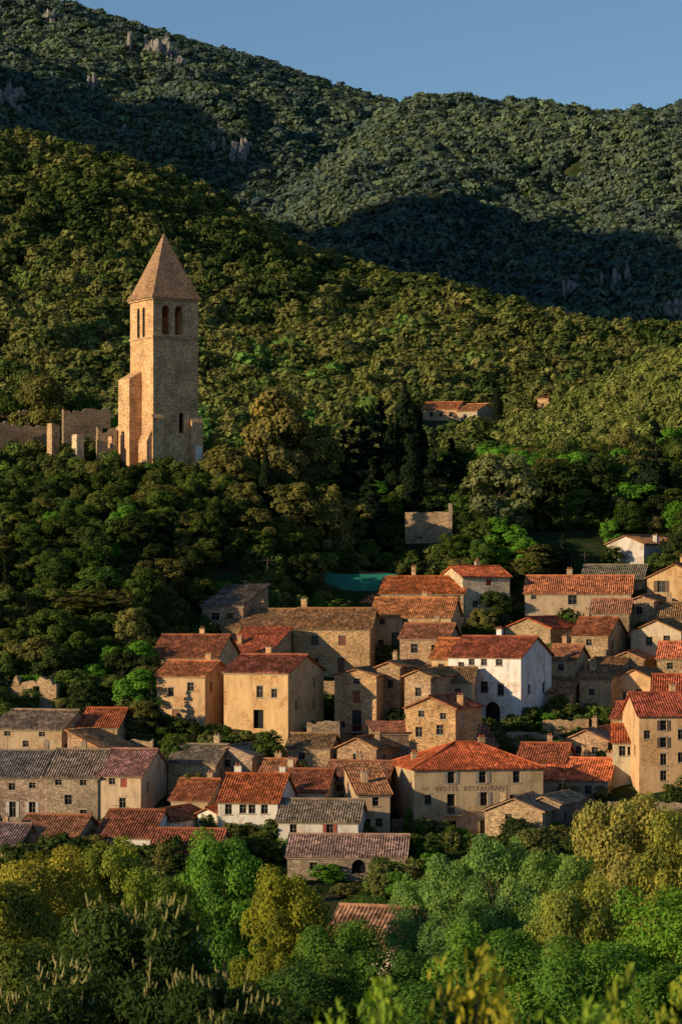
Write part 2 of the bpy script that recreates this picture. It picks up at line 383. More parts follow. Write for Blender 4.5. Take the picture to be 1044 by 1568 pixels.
house(978,1080,1096,1210,345,-6,10,'G',26,'peach','dred',((1015,1111,'s',8,14),(1015,1137,'s',8,14),(1015,1163,'w',9,16),(1015,1188,'w',9,14),(990,1125,'w',8,12),(1042,1125,'w',9,14),(1042,1160,'w',9,14)),name='plaster_house')
house(937,976,1136,1195,350,6,8,'G',24,'cream','red',((952,1150,'w',8,14),(965,1150,'w',7,12)),())
house(862,930,1135,1180,362,22,10,'F',24,'stone','pnk',((885,1150,'w',8,10),(910,1150,'w',8,10)),())
house(832,930,1195,1235,347,14,10,'G',24,'tan','org',((860,1207,'w',8,10),(900,1210,'w',9,12)),((925,0,1.),))
house(790,862,1168,1215,352,14,9,'G',24,'stone','dred',(),())
house(700,760,1142,1180,358,-10,7,'S',18,'dstone','brn',((730,1155,'w',8,9),),())
house(838,880,1010,1050,388,18,8,'G',24,'ochre','brn',((858,1022,'w',8,9),),())
HOT=house(634,831,1178,1290,335,-12,13,'H',22,'tan','red',((690,1191,'s',10,17),(738,1191,'s',10,17),(790,1192,'w',10,16),(740,1225,'s',10,19),(785,1228,'w',10,16),(690,1232,'b',11,28),(690,1270,'g',14,22),(740,1268,'w',11,18),(655,1225,'w',9,14)),((655,0,.8),(760,0,.9)),name='hotel_building',shut=(.3,.27,.22))
house(742,830,1243,1290,327,18,9,'F',22,'stone','pnk',((778,1250,'w',8,11),(800,1262,'w',9,12)),())
house(806,856,1232,1280,331,22,10,'F',22,'grey','pnk',(),())
house(548,597,1216,1298,330,-10,9,'S',18,'tan','brn',((575,1228,'w',8,12),(562,1262,'w',9,14),(580,1260,'w',8,12)),())
house(334,425,1228,1290,326,10,11,'G',26,'white','red',((350,1240,'w',8,15),(372,1238,'w',8,15),(386,1238,'w',8,15),(405,1238,'w',8,15)),((420,0),(348,0)))
house(303,332,1246,1290,329,24,9,'F',24,'white','dred',((318,1262,'w',8,10),),())
house(425,498,1212,1265,336,10,9,'G',26,'cream','dred',((450,1225,'w',9,12),),((432,0,1.5),))
house(426,548,1258,1320,322,6,9,'G',24,'white','gry',((449,1273,'w',9,18),(505,1270,'s',8,14),(490,1290,'w',8,12)),())
house(440,620,1312,1350,311,4,10,'G',20,'grey','pnk',((549,1327,'a',19,20),(590,1328,'w',10,12),(480,1328,'w',10,12)),())
house(-30,72,1190,1285,341,8,12,'G',24,'grey','gry',((19,1205,'w',8,10),(20,1240,'s',9,22),(50,1240,'s',9,22),(50,1203,'w',8,8)),(),shut=(.5,.45,.4))
house(72,150,1190,1285,339,8,12,'G',25,'grey','gry',((90,1198,'w',8,9),(128,1198,'w',8,9),(105,1225,'w',10,14),(128,1250,'w',9,18)),((110,0),))
house(150,216,1188,1275,338,14,12,'G',24,'tan','pnk',((190,1196,'c',9,18),(155,1228,'w',11,17),(188,1230,'w',9,14),(172,1197,'w',7,9)),(),stone=False)
house(-10,95,1117,1165,354,18,10,'G',22,'tan','pnk',((65,1124,'w',9,8),(12,1124,'w',9,8),(40,1140,'w',8,9)),())
house(122,180,1113,1150,357,10,9,'G',24,'stone','red',((145,1122,'w',7,8),),())
house(104,160,1150,1175,348,24,8,'R',24,'stone','org',(),())
house(319,386,1158,1225,348,22,11,'F',20,'grey','gry',((348,1170,'w',8,11),(350,1198,'w',8,12)),())
house(395,440,1190,1225,344,12,8,'G',24,'stone','brn',((415,1202,'w',8,9),),())
house(262,318,1225,1262,334,14,9,'G',24,'tan','dred',((285,1238,'w',8,10),),())
house(440,505,1145,1185,353,10,7,'G',22,'stone','brn',((462,1158,'w',8,10),),())
house(516,576,1146,1200,350,24,10,'F',24,'stone','brn',((545,1160,'w',8,10),),())
house(575,628,1122,1195,356,-8,6,'S',10,'dstone','brn',(),())
house(495,590,1200,1240,341,12,10,'G',24,'stone','brn',((520,1208,'w',8,9),),())
house(258,330,1168,1205,346,16,9,'G',22,'stone','gry',(),())
house(206,262,1258,1290,325,24,12,'F',24,'white','dred',((230,1268,'w',8,9),),())
house(113,150,1275,1300,322,26,12,'F',24,'cream','brn',(),())
house(150,230,1282,1310,318,12,11,'G',24,'white','dred',((180,1290,'w',8,9),),())
house(20,112,1290,1315,316,14,11,'G',24,'stone','brn',((60,1298,'w',8,8),),())
house(-40,22,1300,1330,314,14,10,'G',24,'stone','gry',(),())
house(230,330,1305,1330,312,10,9,'G',24,'stone','dred',(),())
house(496,608,1450,1490,205,18,9,'G',26,'cream','brn',(),None)
house(832,872,1062,1095,382,16,8,'S',18,'stone','brn',(),())
house(886,935,1040,1100,384,22,8,'S',18,'stone','brn',((905,1060,'w',7,9),),())
he,hw,hz=HOT
cu=bpy.data.curves.new('sign_lettering','FONT'); cu.body='HOTEL  RESTAURANT'; cu.size=.8; cu.extrude=.01; cu.space_character=1.15
to=bpy.data.objects.new('sign_lettering',cu); root.objects.link(to); to.parent=he; to.location=(2.6,-.02,(HZ-1212)*335/F-(HZ-1290)*335/F); to.rotation_euler=(math.pi/2,0,0)
cu.materials.append(mat_plain('sign_paint',(.26,.15,.11)))
house(645,700,626,643,905,15,14,'G',20,'peach','org',((660,634,'w',5,6),(675,634,'w',5,6),(690,634,'w',5,6)),None,name='farmhouse',under=6)
house(700,730,629,645,900,30,14,'G',20,'cream','org',((712,637,'w',5,6),),None,name='farmhouse',under=6)
house(822,840,610,632,905,25,6,'S',10,'peach','org',((830,620,'w',4,5),),None,name='farmhouse',under=6)

# ------------------------------------------------------------------ terrain
def G3(px,py,D): ctrl.append(WP(px,py,D))
for q in [(235,722,449),(300,722,449),(0,700,455),(100,700,455),(-150,720,455),(160,700,460),(200,720,475),(0,720,490),
          (0,800,430),(120,800,430),(230,800,428),(330,810,430),(-150,900,405),(0,900,405),(120,910,402),(240,930,400),(-150,1080,370),(0,1080,372),(110,1085,370),(200,1090,368),
          (420,800,445),(420,870,425),(330,880,415),(520,842,434),(600,842,434),(550,846,428),(655,812,455),(820,828,455),(900,828,458),(820,815,470),(620,845,438),(720,850,436),(870,850,436),
          (500,770,480),(620,780,480),(750,790,480),(1000,790,470),(1044,800,455),(1150,820,455)]: G3(*q)
for x in (-160,-80,0,80,160):
    for y,z in ((-200,-3),(-20,-3),(10,-3.4),(30,-8),(60,-14),(110,-22),(200,-33),(260,-38),(540,15),(600,13),(660,14),(750,26),(900,53),(1000,60)): ctrl.append((x,y,z))
for x in (-300,300):
    for y in (-200,100,300,450,700,1000): ctrl.append((x,y,{-200:0,100:-22,300:-30,450:10,700:22,1000:60}[y]))
C=np.array(ctrl); nC=len(C)
Dm=np.hypot(C[:,None,0]-C[None,:,0],C[:,None,1]-C[None,:,1])
K=Dm-np.eye(nC)*3.0
A=np.zeros((nC+1,nC+1)); A[:nC,:nC]=K; A[nC,:nC]=1; A[:nC,nC]=1
sol=np.linalg.solve(A,np.concatenate([C[:,2],[0]]))
def rbf(x,y):
    out=np.empty(x.size); xf=x.ravel();yf=y.ravel()
    for i in range(0,x.size,20000):
        r=np.hypot(xf[i:i+20000,None]-C[None,:,0],yf[i:i+20000,None]-C[None,:,1]); out[i:i+20000]=r@sol[:nC]+sol[nC]
    return out.reshape(x.shape)
def h2(ix,iy,s): 
    v=np.sin(ix*127.1+iy*311.7+s*74.7)*43758.5453; return v-np.floor(v)
def vnoise(x,y,s=0):
    ix=np.floor(x);iy=np.floor(y);fx=x-ix;fy=y-iy;fx=fx*fx*(3-2*fx);fy=fy*fy*(3-2*fy)
    return (h2(ix,iy,s)*(1-fx)+h2(ix+1,iy,s)*fx)*(1-fy)+(h2(ix,iy+1,s)*(1-fx)+h2(ix+1,iy+1,s)*fx)*fy
def fbm(x,y,s=0,o=4):
    t=0;a=.5
    for k in range(o): t=t+a*(vnoise(x,y,s+k)-.5)*2; x=x*2.03;y=y*2.03;a*=.5
    return t
def rfbm(x,y,s=0,o=5):
    t=0;a=.5
    for k in range(o): t=t+a*(.5-2*abs(vnoise(x,y,s+k)-.5)); x=x*2.03;y=y*2.03;a*=.5
    return t
LAY=[ (760,260,160,[(-400,720),(300,735),(600,722),(750,690),(800,668),(870,640),(920,612),(1000,573),(1044,558),(1200,500),(1600,420)],5,50),
      (1380,430,330,[(-1600,60),(-600,190),(-200,225),(0,242),(100,258),(200,280),(300,318),(350,345),(450,400),(600,462),(740,495),(850,520),(1000,560),(1150,600),(1600,640)],26,110),
      (2500,850,600,[(-200,520),(300,420),(430,330),(500,262),(560,208),(600,182),(640,165),(700,166),(800,178),(900,185),(1000,184),(1044,176),(1300,160),(1800,150)],75,230),
      (3300,1500,900,[(-1500,-100),(-300,-30),(0,3),(50,6),(130,24),(250,61),(330,80),(400,101),(500,136),(600,166),(700,215),(900,260),(1400,300)],110,300)]
def height(x,y):
    x=np.asarray(x,float);y=np.asarray(y,float)
    yc=np.clip(y,-200,1000); xc=np.clip(x,-300,300)
    z=rbf(xc,yc); z=z+np.clip(y-1000,0,None)*.02
    base=z.copy()
    for Dr,wf,wb,prof,amp,sc in LAY:
        P=np.array(prof,float); X=(P[:,0]-CX)*Dr/F; Z=(HZ-P[:,1])*Dr/F
        H=np.interp(x,X,Z); d=y-Dr
        t=np.where(d<0,1+d/wf,1-d/wb); t=np.clip(t,0,1); sh=.72*t+.28*t*t*(3-2*t)
        env=np.clip(4*t*(1-t),0,1)+.05
        n=rfbm(x/sc+.45*y/sc,y/sc*.4,int(Dr)%13,5)+.4*fbm(x/sc*3,y/sc*3,3,3)
        zz=base+(H-base)*sh+amp*n*env
        z=np.where(t>0,np.maximum(z,zz),z)
    z=z+400*np.exp(-(((x+800)/230)**2+((y-1640)/290)**2)/2)+340*np.exp(-(((x+900)/230)**2+((y-2280)/270)**2)/2)  # two unseen humps left of frame, added to shade valley and far slopes
    return z
xs=np.concatenate([-np.geomspace(6000,310,26),np.arange(-300,301,5.0),np.geomspace(310,6000,26)])
xs=np.unique(np.concatenate([xs,np.arange(-480,-300,12.),np.arange(312,480,12.)]))
ys=np.concatenate([[-3000,-1000,-400],np.arange(-200,640,4.),np.arange(640,1500,9.),np.arange(1500,3500,16.),np.geomspace(3520,12000,14)])
XX,YY=np.meshgrid(xs,ys); ZZ=height(XX,YY); 
nx,ny=len(xs),len(ys)
me=bpy.data.meshes.new('ground'); idx=np.arange(nx*ny).reshape(ny,nx)
q=np.stack([idx[:-1,:-1],idx[:-1,1:],idx[1:,1:],idx[1:,:-1]],-1).reshape(-1,4)
def rawmesh(me,V,Q,mi=None,attr=None,smooth=False):
    me.vertices.add(len(V)); me.vertices.foreach_set('co',np.asarray(V,np.float32).ravel())
    k=Q.shape[1]; me.loops.add(Q.size); me.loops.foreach_set('vertex_index',Q.ravel().astype(np.int32))
    me.polygons.add(len(Q)); me.polygons.foreach_set('loop_start',np.arange(0,Q.size,k,dtype=np.int32))
    if mi is not None: me.polygons.foreach_set('material_index',np.asarray(mi,np.int32))
    me.update(calc_edges=True)
    if attr is not None:
        a=me.attributes.new('lv','FLOAT','POINT'); a.data.foreach_set('value',np.asarray(attr,np.float32))
    if smooth: me.polygons.foreach_set('use_smooth',np.ones(len(Q),bool))
rawmesh(me,np.stack([XX,YY,ZZ],-1).reshape(-1,3),q,smooth=True)
gm,nt,out=newmat('grassy_soil'); g=N(nt,'ShaderNodeNewGeometry')
c=ramp(nt,noise(nt,g.outputs['Position'],.08,8,.65),[(.35,(.02,.032,.012)),(.52,(.035,.06,.016)),(.64,(.09,.075,.045)),(.75,(.15,.12,.085))])
c=mixc(nt,'MULTIPLY',.8,c,ramp(nt,noise(nt,g.outputs['Position'],1.5,5,.7),[(.3,.5),(.7,1.3)]))
principled(nt,out,c,.95,noise(nt,g.outputs['Position'],1.1,6,.7),.8,.5,.05); me.materials.append(gm)
go=bpy.data.objects.new('ground',me); root.objects.link(go)
def gz(x,y): return float(height(np.array([x]),np.array([y]))[0])

# ------------------------------------------------------------------ tower
D=450.;s=8.05; zb=(HZ-722)*D/F
tw=empty('bell_tower',((235-CX)*D/F,D,zb),math.radians(31)); Z=lambda py:(HZ-py)*D/F-zb
W=MB(); zt=Z(455); 
hr=[(1.55,2.95,Z(511),Z(466),True),(3.85,5.3,Z(511),Z(466),True),(4.6,5.5,Z(662),Z(630),True)]
hl=[(2.9,3.75,Z(516),Z(468),True),(4.7,5.6,Z(516),Z(468),True)]
wall(W,(0,0),(1,0),(0,1),s,-4,zt,hr,.7); wall(W,(0,0),(0,1),(1,0),s,-4,zt,hl,.7)
wall(W,(s,0),(0,1),(-1,0),s,-4,zt,hl,.7); wall(W,(0,s),(1,0),(0,-1),s,-4,zt,hr[:2],.7)
W.box((.05,.05,Z(525)),(s-.05,s-.05,Z(522)))
W.obj('shaft',[STONE],tw,(.62,.41,.225))
T=MB()
T.box((-.16,-.16,Z(514)-.3),(s+.16,-.003,Z(514))); T.box((-.16,-.003,Z(514)-.3),(-.003,s+.16,Z(514))); T.box((s+.003,-.003,Z(514)-.3),(s+.16,s+.16,Z(514)))
T.box((-.26,-.26,Z(458)),(s+.26,s+.26,Z(458)+.28))
T.box((3.0,-.05,Z(478)),(3.8,-.003,Z(476)))
T.obj('string_courses',[STONE],tw,(.52,.36,.22))
S=MB()
prof=[(s/2+.5,Z(455)),(s/2-.15,Z(445)),(s/2*.66,Z(415)),(s/2*.33,Z(383)),(.02,Z(350))]
for (a,za),(b,zb2) in zip(prof[:-1],prof[1:]):
    ca=[(s/2-a,s/2-a,za),(s/2+a,s/2-a,za),(s/2+a,s/2+a,za),(s/2-a,s/2+a,za)]; cb=[(s/2-b,s/2-b,zb2),(s/2+b,s/2-b,zb2),(s/2+b,s/2+b,zb2),(s/2-b,s/2+b,zb2)]
    for k in range(4): S.poly([ca[k],ca[(k+1)%4],cb[(k+1)%4],cb[k]])
S.poly([(s/2-4.5,s/2-4.5,Z(455)+.0),(s/2+4.5,s/2-4.5,Z(455)),(s/2+4.5,s/2+4.5,Z(455)),(s/2-4.5,s/2+4.5,Z(455))])
S.obj('pyramid_spire',[STONE],tw,(.36,.23,.14))
B=MB()
def wedge(mb,u0,u1,v0,v1,z0,zl,zh,axis):
    mb.box((u0,v0,z0),(u1,v1,zl))
    if axis=='u': mb.poly([(u0,v0,zl),(u1,v0,zh),(u1,v1,zh),(u0,v1,zl)]); mb.poly([(u0,v0,zl),(u1,v0,zl),(u1,v0,zh)]); mb.poly([(u0,v1,zl),(u1,v1,zl),(u1,v1,zh)])
    else: mb.poly([(u0,v0,zl),(u1,v0,zl),(u1,v1,zh),(u0,v1,zh)]); mb.poly([(u0,v0,zl),(u0,v1,zl),(u0,v1,zh)]); mb.poly([(u1,v0,zl),(u1,v1,zl),(u1,v1,zh)])
wedge(B,-2.2,-.003,4.0,7.9,-5,Z(578),Z(566),'u')
wedge(B,-1.3,-.004,-.3,2.6,-5,Z(676),Z(650),'u')
wedge(B,-2.9,-.005,8.1,10.2,-5,Z(660),Z(640),'u')
wedge(B,-.35,1.6,-.55,-.003,-5,Z(640),Z(634),'v')
wedge(B,6.6,8.6,-.6,-.004,-5,Z(645),Z(636),'v')
B.obj('buttresses',[STONE],tw,(.62,.41,.23))
P=MB(); P.box((7.3,-.75,Z(710)),(8.3,-.61,Z(682))); P.obj('white_door',[PAINT],tw)

def ruin(px0,px1,top,base,D,psi,th=.9,jag=1.0,col='stone',seed=1,name='ruined_stone_wall',hole=True,under=3):
    r=random.Random(seed); p=math.radians(psi); ox,oy,zb=WP(px0,base,D); w=(px1-px0)*D/F/math.cos(p); H=(base-top)*D/F
    e=empty(name,(ox,oy,zb),-p); m=MB(); n=max(4,int(w/.45)); hs=[]; lvl=0
    for k in range(n+1):
        lvl=.82*lvl+r.gauss(0,jag*.4)
        hs.append(max(.35*H,min(H,H*.95-abs(lvl)-r.random()*.12)))
    opens=set()
    if hole and H>3:
        for k in range(2,n-2):
            if r.random()<.06: opens|={k,k+1}
    for k in range(n):
        u0=w*k/n;u1=w*(k+1)/n; a,b=hs[k],hs[k+1]; z0=-under
        if k in opens:
            zz=H*.35; t=min(a,b,zz+1.9)
            for v in (0,th):
                m.poly([(u0,v,z0),(u1,v,z0),(u1,v,zz),(u0,v,zz)])
                if min(a,b)>zz+2: m.poly([(u0,v,t),(u1,v,t),(u1,v,b),(u0,v,a)])
            m.poly([(u0,0,zz),(u1,0,zz),(u1,th,zz),(u0,th,zz)])
            if k-1 not in opens: m.poly([(u0,0,zz),(u0,th,zz),(u0,th,t),(u0,0,t)])
            if k+1 not in opens: m.poly([(u1,0,zz),(u1,th,zz),(u1,th,t),(u1,0,t)])
            if min(a,b)<=zz+2: continue
        else:
            for v in (0,th): m.poly([(u0,v,z0),(u1,v,z0),(u1,v,b),(u0,v,a)])
        m.poly([(u0,0,a),(u1,0,b),(u1,th,b),(u0,th,a)])
    for u,k in ((0,0),(w,n)): m.poly([(u,0,-under),(u,th,-under),(u,th,hs[k]),(u,0,hs[k])])
    m.obj('masonry',[STONE],e,WC[col]); 
    return e
ruin(-20,28,640,700,452,-24,1,.8,'dstone',3)
ruin(20,90,646,702,456,-18,1,.8,'dstone',4)
ruin(80,90,644,702,450,-40,1.4,.4,'stone',41)
ruin(98,168,618,702,462,-20,1.2,.8,'dstone',5)
ruin(30,110,622,690,470,-18,1.2,1.0,'dstone',6)
ruin(-20,40,630,690,474,-14,1.2,1.0,'dstone',61)
ruin(118,128,662,705,449,-45,1.2,.3,'cream',7)
ruin(150,178,650,705,452,-20,1,.8,'stone',8)
ruin(300,310,690,715,455,20,1,.3,'stone',9)
ruin(0,32,935,1000,392,10,1,1,'dstone',10)
ruin(-10,90,1030,1095,369,18,1,1.2,'stone',11)
ruin(0,40,1015,1050,378,-10,1,1.2,'grey',12)
ruin(175,235,1128,1160,358,10,.8,.5,'stone',13)
ruin(620,688,781,812,452,6,.7,.15,'stone',14,hole=False)
ruin(686,692,768,812,451,6,1,.02,'grey',15,name='stone_gate_pillar',hole=False)
ruin(775,840,1118,1150,368,6,.8,.3,'grey',16,hole=False,name='retaining_wall')
ruin(830,900,1098,1125,374,6,.8,.3,'stone',17,hole=False,name='retaining_wall')
ruin(600,640,1250,1290,337,6,.8,.3,'dstone',18,hole=False,name='retaining_wall')
ruin(470,520,1100,1150,362,10,.8,.3,'dstone',19,hole=False,name='retaining_wall')
ruin(860,945,1235,1262,336,-4,.6,.3,'stone',20,hole=False,name='retaining_wall')
ruin(440,520,1040,1070,386,6,.6,.2,'stone',21,hole=False,name='retaining_wall')
ruin(930,1060,1225,1255,338,4,.6,.2,'grey',22,hole=False,name='retaining_wall')
def pole(px,top,base,D):
    x,y,z=WP(px,base,D); z=gz(x,y); H=(HZ-top)*D/F-z; m=MB(); m.tube((0,0,-.5),(0,0,H),.14,.1,8); m.tube((-.7,0,H-.5),(.7,0,H-.5),.06,.06,4)
    for q in (-.6,0,.6): m.tube((q,0,H-.45),(q,0,H-.2),.05,.04,5)
    o=m.obj('utility_pole',[BARK]); o.location=(x,y,z)
pole(410,853,915,418); pole(895,845,880,440); pole(714,775,812,462)
m=MB(); fx0=(497-CX)*431/F; fz0=gz(fx0+5,431)
pp=[]
for k in range(9):
    xx_=k*1.37; zz_=gz(fx0+xx_,431)-fz0; pp.append((xx_,zz_)); m.tube((xx_,0,zz_-.5),(xx_,0,zz_+2.7),.04,.04,5,0)
for (xa,za),(xb,zb_) in zip(pp[:-1],pp[1:]): m.poly([(xa,-.05,za+.05),(xb,-.05,zb_+.05),(xb,-.05,zb_+2.6),(xa,-.05,za+2.6)],1)
o=m.obj('windbreak_fence',[METAL,mat_plain('green_netting',(.015,.20,.15))]); o.location=(fx0,431,fz0)

# ------------------------------------------------------------------ trees
def tree_mesh(name,kind,nl,ls,seed,H=10.,R=3.5,mats=(BARK,LEAF),limbs=True,nr=.45,asp=.55,candles=0):
    r=np.random.default_rng(seed); cl=[]
    def shell(nc,b0,r0,r1,p=.6,tmin=.45):
        base=b0*H
        for k in range(nc):
            a=r.random()*6.283; f=r.random(); zz=base+(H-base)*(.06+.86*f)
            env=max(.3,math.sin(math.pi*min(.97,.16+.74*f))**p); rr=R*env*(tmin+(.88-tmin)*r.random()**.6)
            cl.append((rr*math.cos(a),rr*math.sin(a),zz,R*r.uniform(r0,r1)))
        for k in range(int(nc*.2)):
            f=r.random(); a=r.random()*6.283; rr=R*.35*r.random(); cl.append((rr*math.cos(a),rr*math.sin(a),base+(H-base)*(.1+.75*f),R*.36))
    if kind=='round': shell(34,.06,.2,.36)
    elif kind=='open': shell(80,.03,.12,.27)
    elif kind=='tall': shell(85,.03,.14,.3,.5)
    elif kind=='cone':
        for k in range(70):
            f=r.random()**1.3; a=r.random()*6.283; rr=R*(1-f)**.85*(.35+.6*r.random()); cl.append((rr*math.cos(a),rr*math.sin(a),H*(.05+.92*f),max(.25,R*.24*(1.15-f))))
    elif kind=='cypress':
        for k in range(60):
            f=k/59.; a=r.random()*6.283; pr=(.62+.38*min(1,f/.3)) if f<.35 else (1-((f-.35)/.66)**2.0)
            rr=R*.42*pr; cl.append((rr*math.cos(a),rr*math.sin(a),H*(.04+.93*f),max(.22,R*.6*pr)))
    cl=np.array(cl); wts=cl[:,3]**(2 if kind!='cypress' else 1.2); wts/=wts.sum(); ci=r.choice(len(cl),nl,p=wts)
    d=r.normal(size=(nl,3)); d/=np.linalg.norm(d,axis=1)[:,None]; d[:,2]=np.where(d[:,2]<-.6,-d[:,2],d[:,2])
    rad=cl[ci,3]*(.5+.62*r.random(nl)**.6); 
    pos=cl[ci,:3]+d*rad[:,None]*np.array([1,1,.85])
    ax=pos.copy(); ax[:,2]=(ax[:,2]-H*.45)*R/H*1.4; ax/=np.linalg.norm(ax,axis=1)[:,None]+1e-6
    nn=d*.8+ax*.5+r.normal(size=(nl,3))*nr; nn[:,2]+=.15; nn/=np.linalg.norm(nn,axis=1)[:,None]
    t=np.cross(nn,r.normal(size=(nl,3))); t/=np.linalg.norm(t,axis=1)[:,None]; b=np.cross(nn,t)
    sz=ls*(.6+.8*r.random(nl))[:,None]
    V=np.stack([pos-t*sz,pos-b*sz*asp+nn*sz*.1,pos+t*sz,pos+b*sz*asp+nn*sz*.1],1).reshape(-1,3)
    Q=np.arange(nl*4).reshape(-1,4)
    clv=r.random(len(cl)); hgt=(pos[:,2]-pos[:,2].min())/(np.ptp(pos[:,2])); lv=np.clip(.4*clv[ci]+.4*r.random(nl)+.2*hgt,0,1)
    m=MB()
    tr=H*.018+.05; m.tube((0,0,-1),(0.1,0,H*.35),tr*1.3,tr*.8,7); m.tube((0.1,0,H*.35),(0,.1,H*.8),tr*.8,tr*.2,6)
    if limbs and kind!='cypress':
        for k in range(0,len(cl),2):
            c=cl[k]; z0=min(H*.7,max(H*.15,c[2]*.7)); m.tube((0.05,0,z0),tuple(c[:3]),tr*.3,tr*.06,4)
    for k in range(candles):
        j=r.integers(len(cl)); dd=r.normal(size=3); dd[2]=abs(dd[2])*.8+.5; dd/=np.linalg.norm(dd); p=cl[j,:3]+dd*cl[j,3]*1.02
        if p[2]<H*.35: continue
        lean=np.array([p[0],p[1],0])*.06+r.normal(size=3)*.03; hh=r.uniform(.16,.36)
        q1=p+np.array([0,0,hh*.6])+lean; q2=p+np.array([0,0,hh])+lean*1.2
        m.tube(tuple(p),tuple(q1),.022,.034,5,2); m.tube(tuple(q1),tuple(q2),.034,.01,5,2)
        for s_ in range(3):
            a=r.random()*6.28; m.tube(tuple(p),tuple(p+np.array([math.cos(a)*.08,math.sin(a)*.08,hh*.4])),.018,.01,4,2)
    tv=[];tq=[];tm=[]
    for f,mi in zip(m.f,m.m):
        pts=[m.v[i] for i in f]
        if len(pts)==4: tq.append([len(tv)+k for k in range(4)]); tv+=pts; tm.append(mi)
    tv=np.array(tv);tq=np.array(tq)
    me=bpy.data.meshes.new(name); 
    rawmesh(me,np.concatenate([V,tv]),np.concatenate([Q,tq+len(V)]),np.concatenate([np.ones(nl),np.array(tm)]),np.concatenate([np.repeat(lv,4),np.full(len(tv),.5)]))
    for mm in mats: me.materials.append(mm)
    return me
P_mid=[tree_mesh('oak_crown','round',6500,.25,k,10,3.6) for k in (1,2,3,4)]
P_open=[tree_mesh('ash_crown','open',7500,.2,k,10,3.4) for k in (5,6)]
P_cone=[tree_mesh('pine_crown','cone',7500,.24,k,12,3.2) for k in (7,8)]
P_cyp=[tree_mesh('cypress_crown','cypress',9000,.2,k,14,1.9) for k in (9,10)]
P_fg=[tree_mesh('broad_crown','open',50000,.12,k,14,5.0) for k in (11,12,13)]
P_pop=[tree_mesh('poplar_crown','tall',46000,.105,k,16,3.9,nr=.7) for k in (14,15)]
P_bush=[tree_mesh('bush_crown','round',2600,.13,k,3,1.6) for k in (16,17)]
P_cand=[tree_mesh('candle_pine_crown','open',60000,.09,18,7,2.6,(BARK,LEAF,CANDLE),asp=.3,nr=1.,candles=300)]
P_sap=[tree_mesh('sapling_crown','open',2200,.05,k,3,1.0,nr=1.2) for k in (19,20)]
DIM={}
for g,hr_ in ((P_mid,(10,3.6)),(P_open,(10,3.4)),(P_cone,(12,3.2)),(P_cyp,(14,1.9)),(P_fg,(14,5.0)),(P_pop,(16,3.9)),(P_bush,(3,1.6)),(P_cand,(7,2.6)),(P_sap,(3,1.0))):
    for mm in g: DIM[mm.name]=hr_
def put(name,meshes,x,y,H,Rr,col,z=None):
    mm=random.choice(meshes); h,r_=DIM[mm.name]
    o=bpy.data.objects.new(name,mm); root.objects.link(o); z=gz(x,y) if z is None else z
    o.location=(x,y,z-.1); o.scale=(Rr/r_,Rr/r_,H/h); o.rotation_euler=(0,0,random.uniform(0,6.28)); o.color=tuple(col)+(1,); return o
def T(name,meshes,px,top,D,wpx,col):
    x=(px-CX)*D/F; z=gz(x,D); H=max(2.5,(HZ-top)*D/F-z); return put(name,meshes,x,D,H,wpx*D/F/2,col)
DK=(.045,.07,.022); MD=(.08,.125,.028); BR=(.10,.24,.03); OL=(.16,.16,.05); CN=(.022,.038,.02); SIL=(.21,.24,.10); PO=(.17,.30,.09)
FT=np.array(foot)
def clear(x,y,m=0): return bool(np.all(np.hypot(x-FT[:,0],y-FT[:,1])>FT[:,2]+m))
pts=[];tries=0
while len(pts)<820 and tries<16000:
    tries+=1
    y=random.uniform(362,600) if random.random()<.35 else random.uniform(362,482); x=random.uniform(-.135*y,.135*y); px=x/y*F+CX
    if not clear(x,y,-.5): continue
    if y<408 and px>235: continue
    if y<424 and px>330: continue
    if y<438 and 770<px: continue
    if 444<=y<468 and 770<px<930: continue
    if 447.5<y<470 and px<320: continue
    if y<458 and 605<px<700: continue
    if y<434 and 480<px<625: continue
    dd=2.9 if y<470 else 4.2
    if any((x-a)**2+(y-b)**2<dd*dd for a,b in pts): continue
    pts.append((x,y))
hz=height(np.array([p[0] for p in pts]),np.array([p[1] for p in pts]))
for (x,y),z in zip(pts,hz):
    px=x/y*F+CX; k=random.random(); H=random.uniform(3.8,7)
    if y>475: H=random.uniform(6,9)
    if 425<y<449 and px<320:
        H=random.uniform(3.5,5.5); H=min(H,(HZ-712)*y/F-z+random.uniform(-1,.6)); 
        if 160<px<320: H=min(H,(HZ-725)*y/F-z+random.uniform(-.6,.6))
        H=max(H,2.2)
    if y<445 and 590<px<720: H=min(H,4)
    col=random.choice([DK,DK,MD,MD,OL,(.065,.12,.025),(.11,.14,.035)]) if k<.9 else BR
    f=random.uniform(.7,1.4); col=tuple(v*f for v in col)
    if k<.7 or k>.9: put('oak_tree',P_mid,x,y,H,H*random.uniform(.38,.52),col,z)
    elif k<.84: put('ash_tree',P_open,x,y,H,H*.42,col,z)
    else: put('pine_tree',P_cone,x,y,H*1.25,H*.36,CN,z)
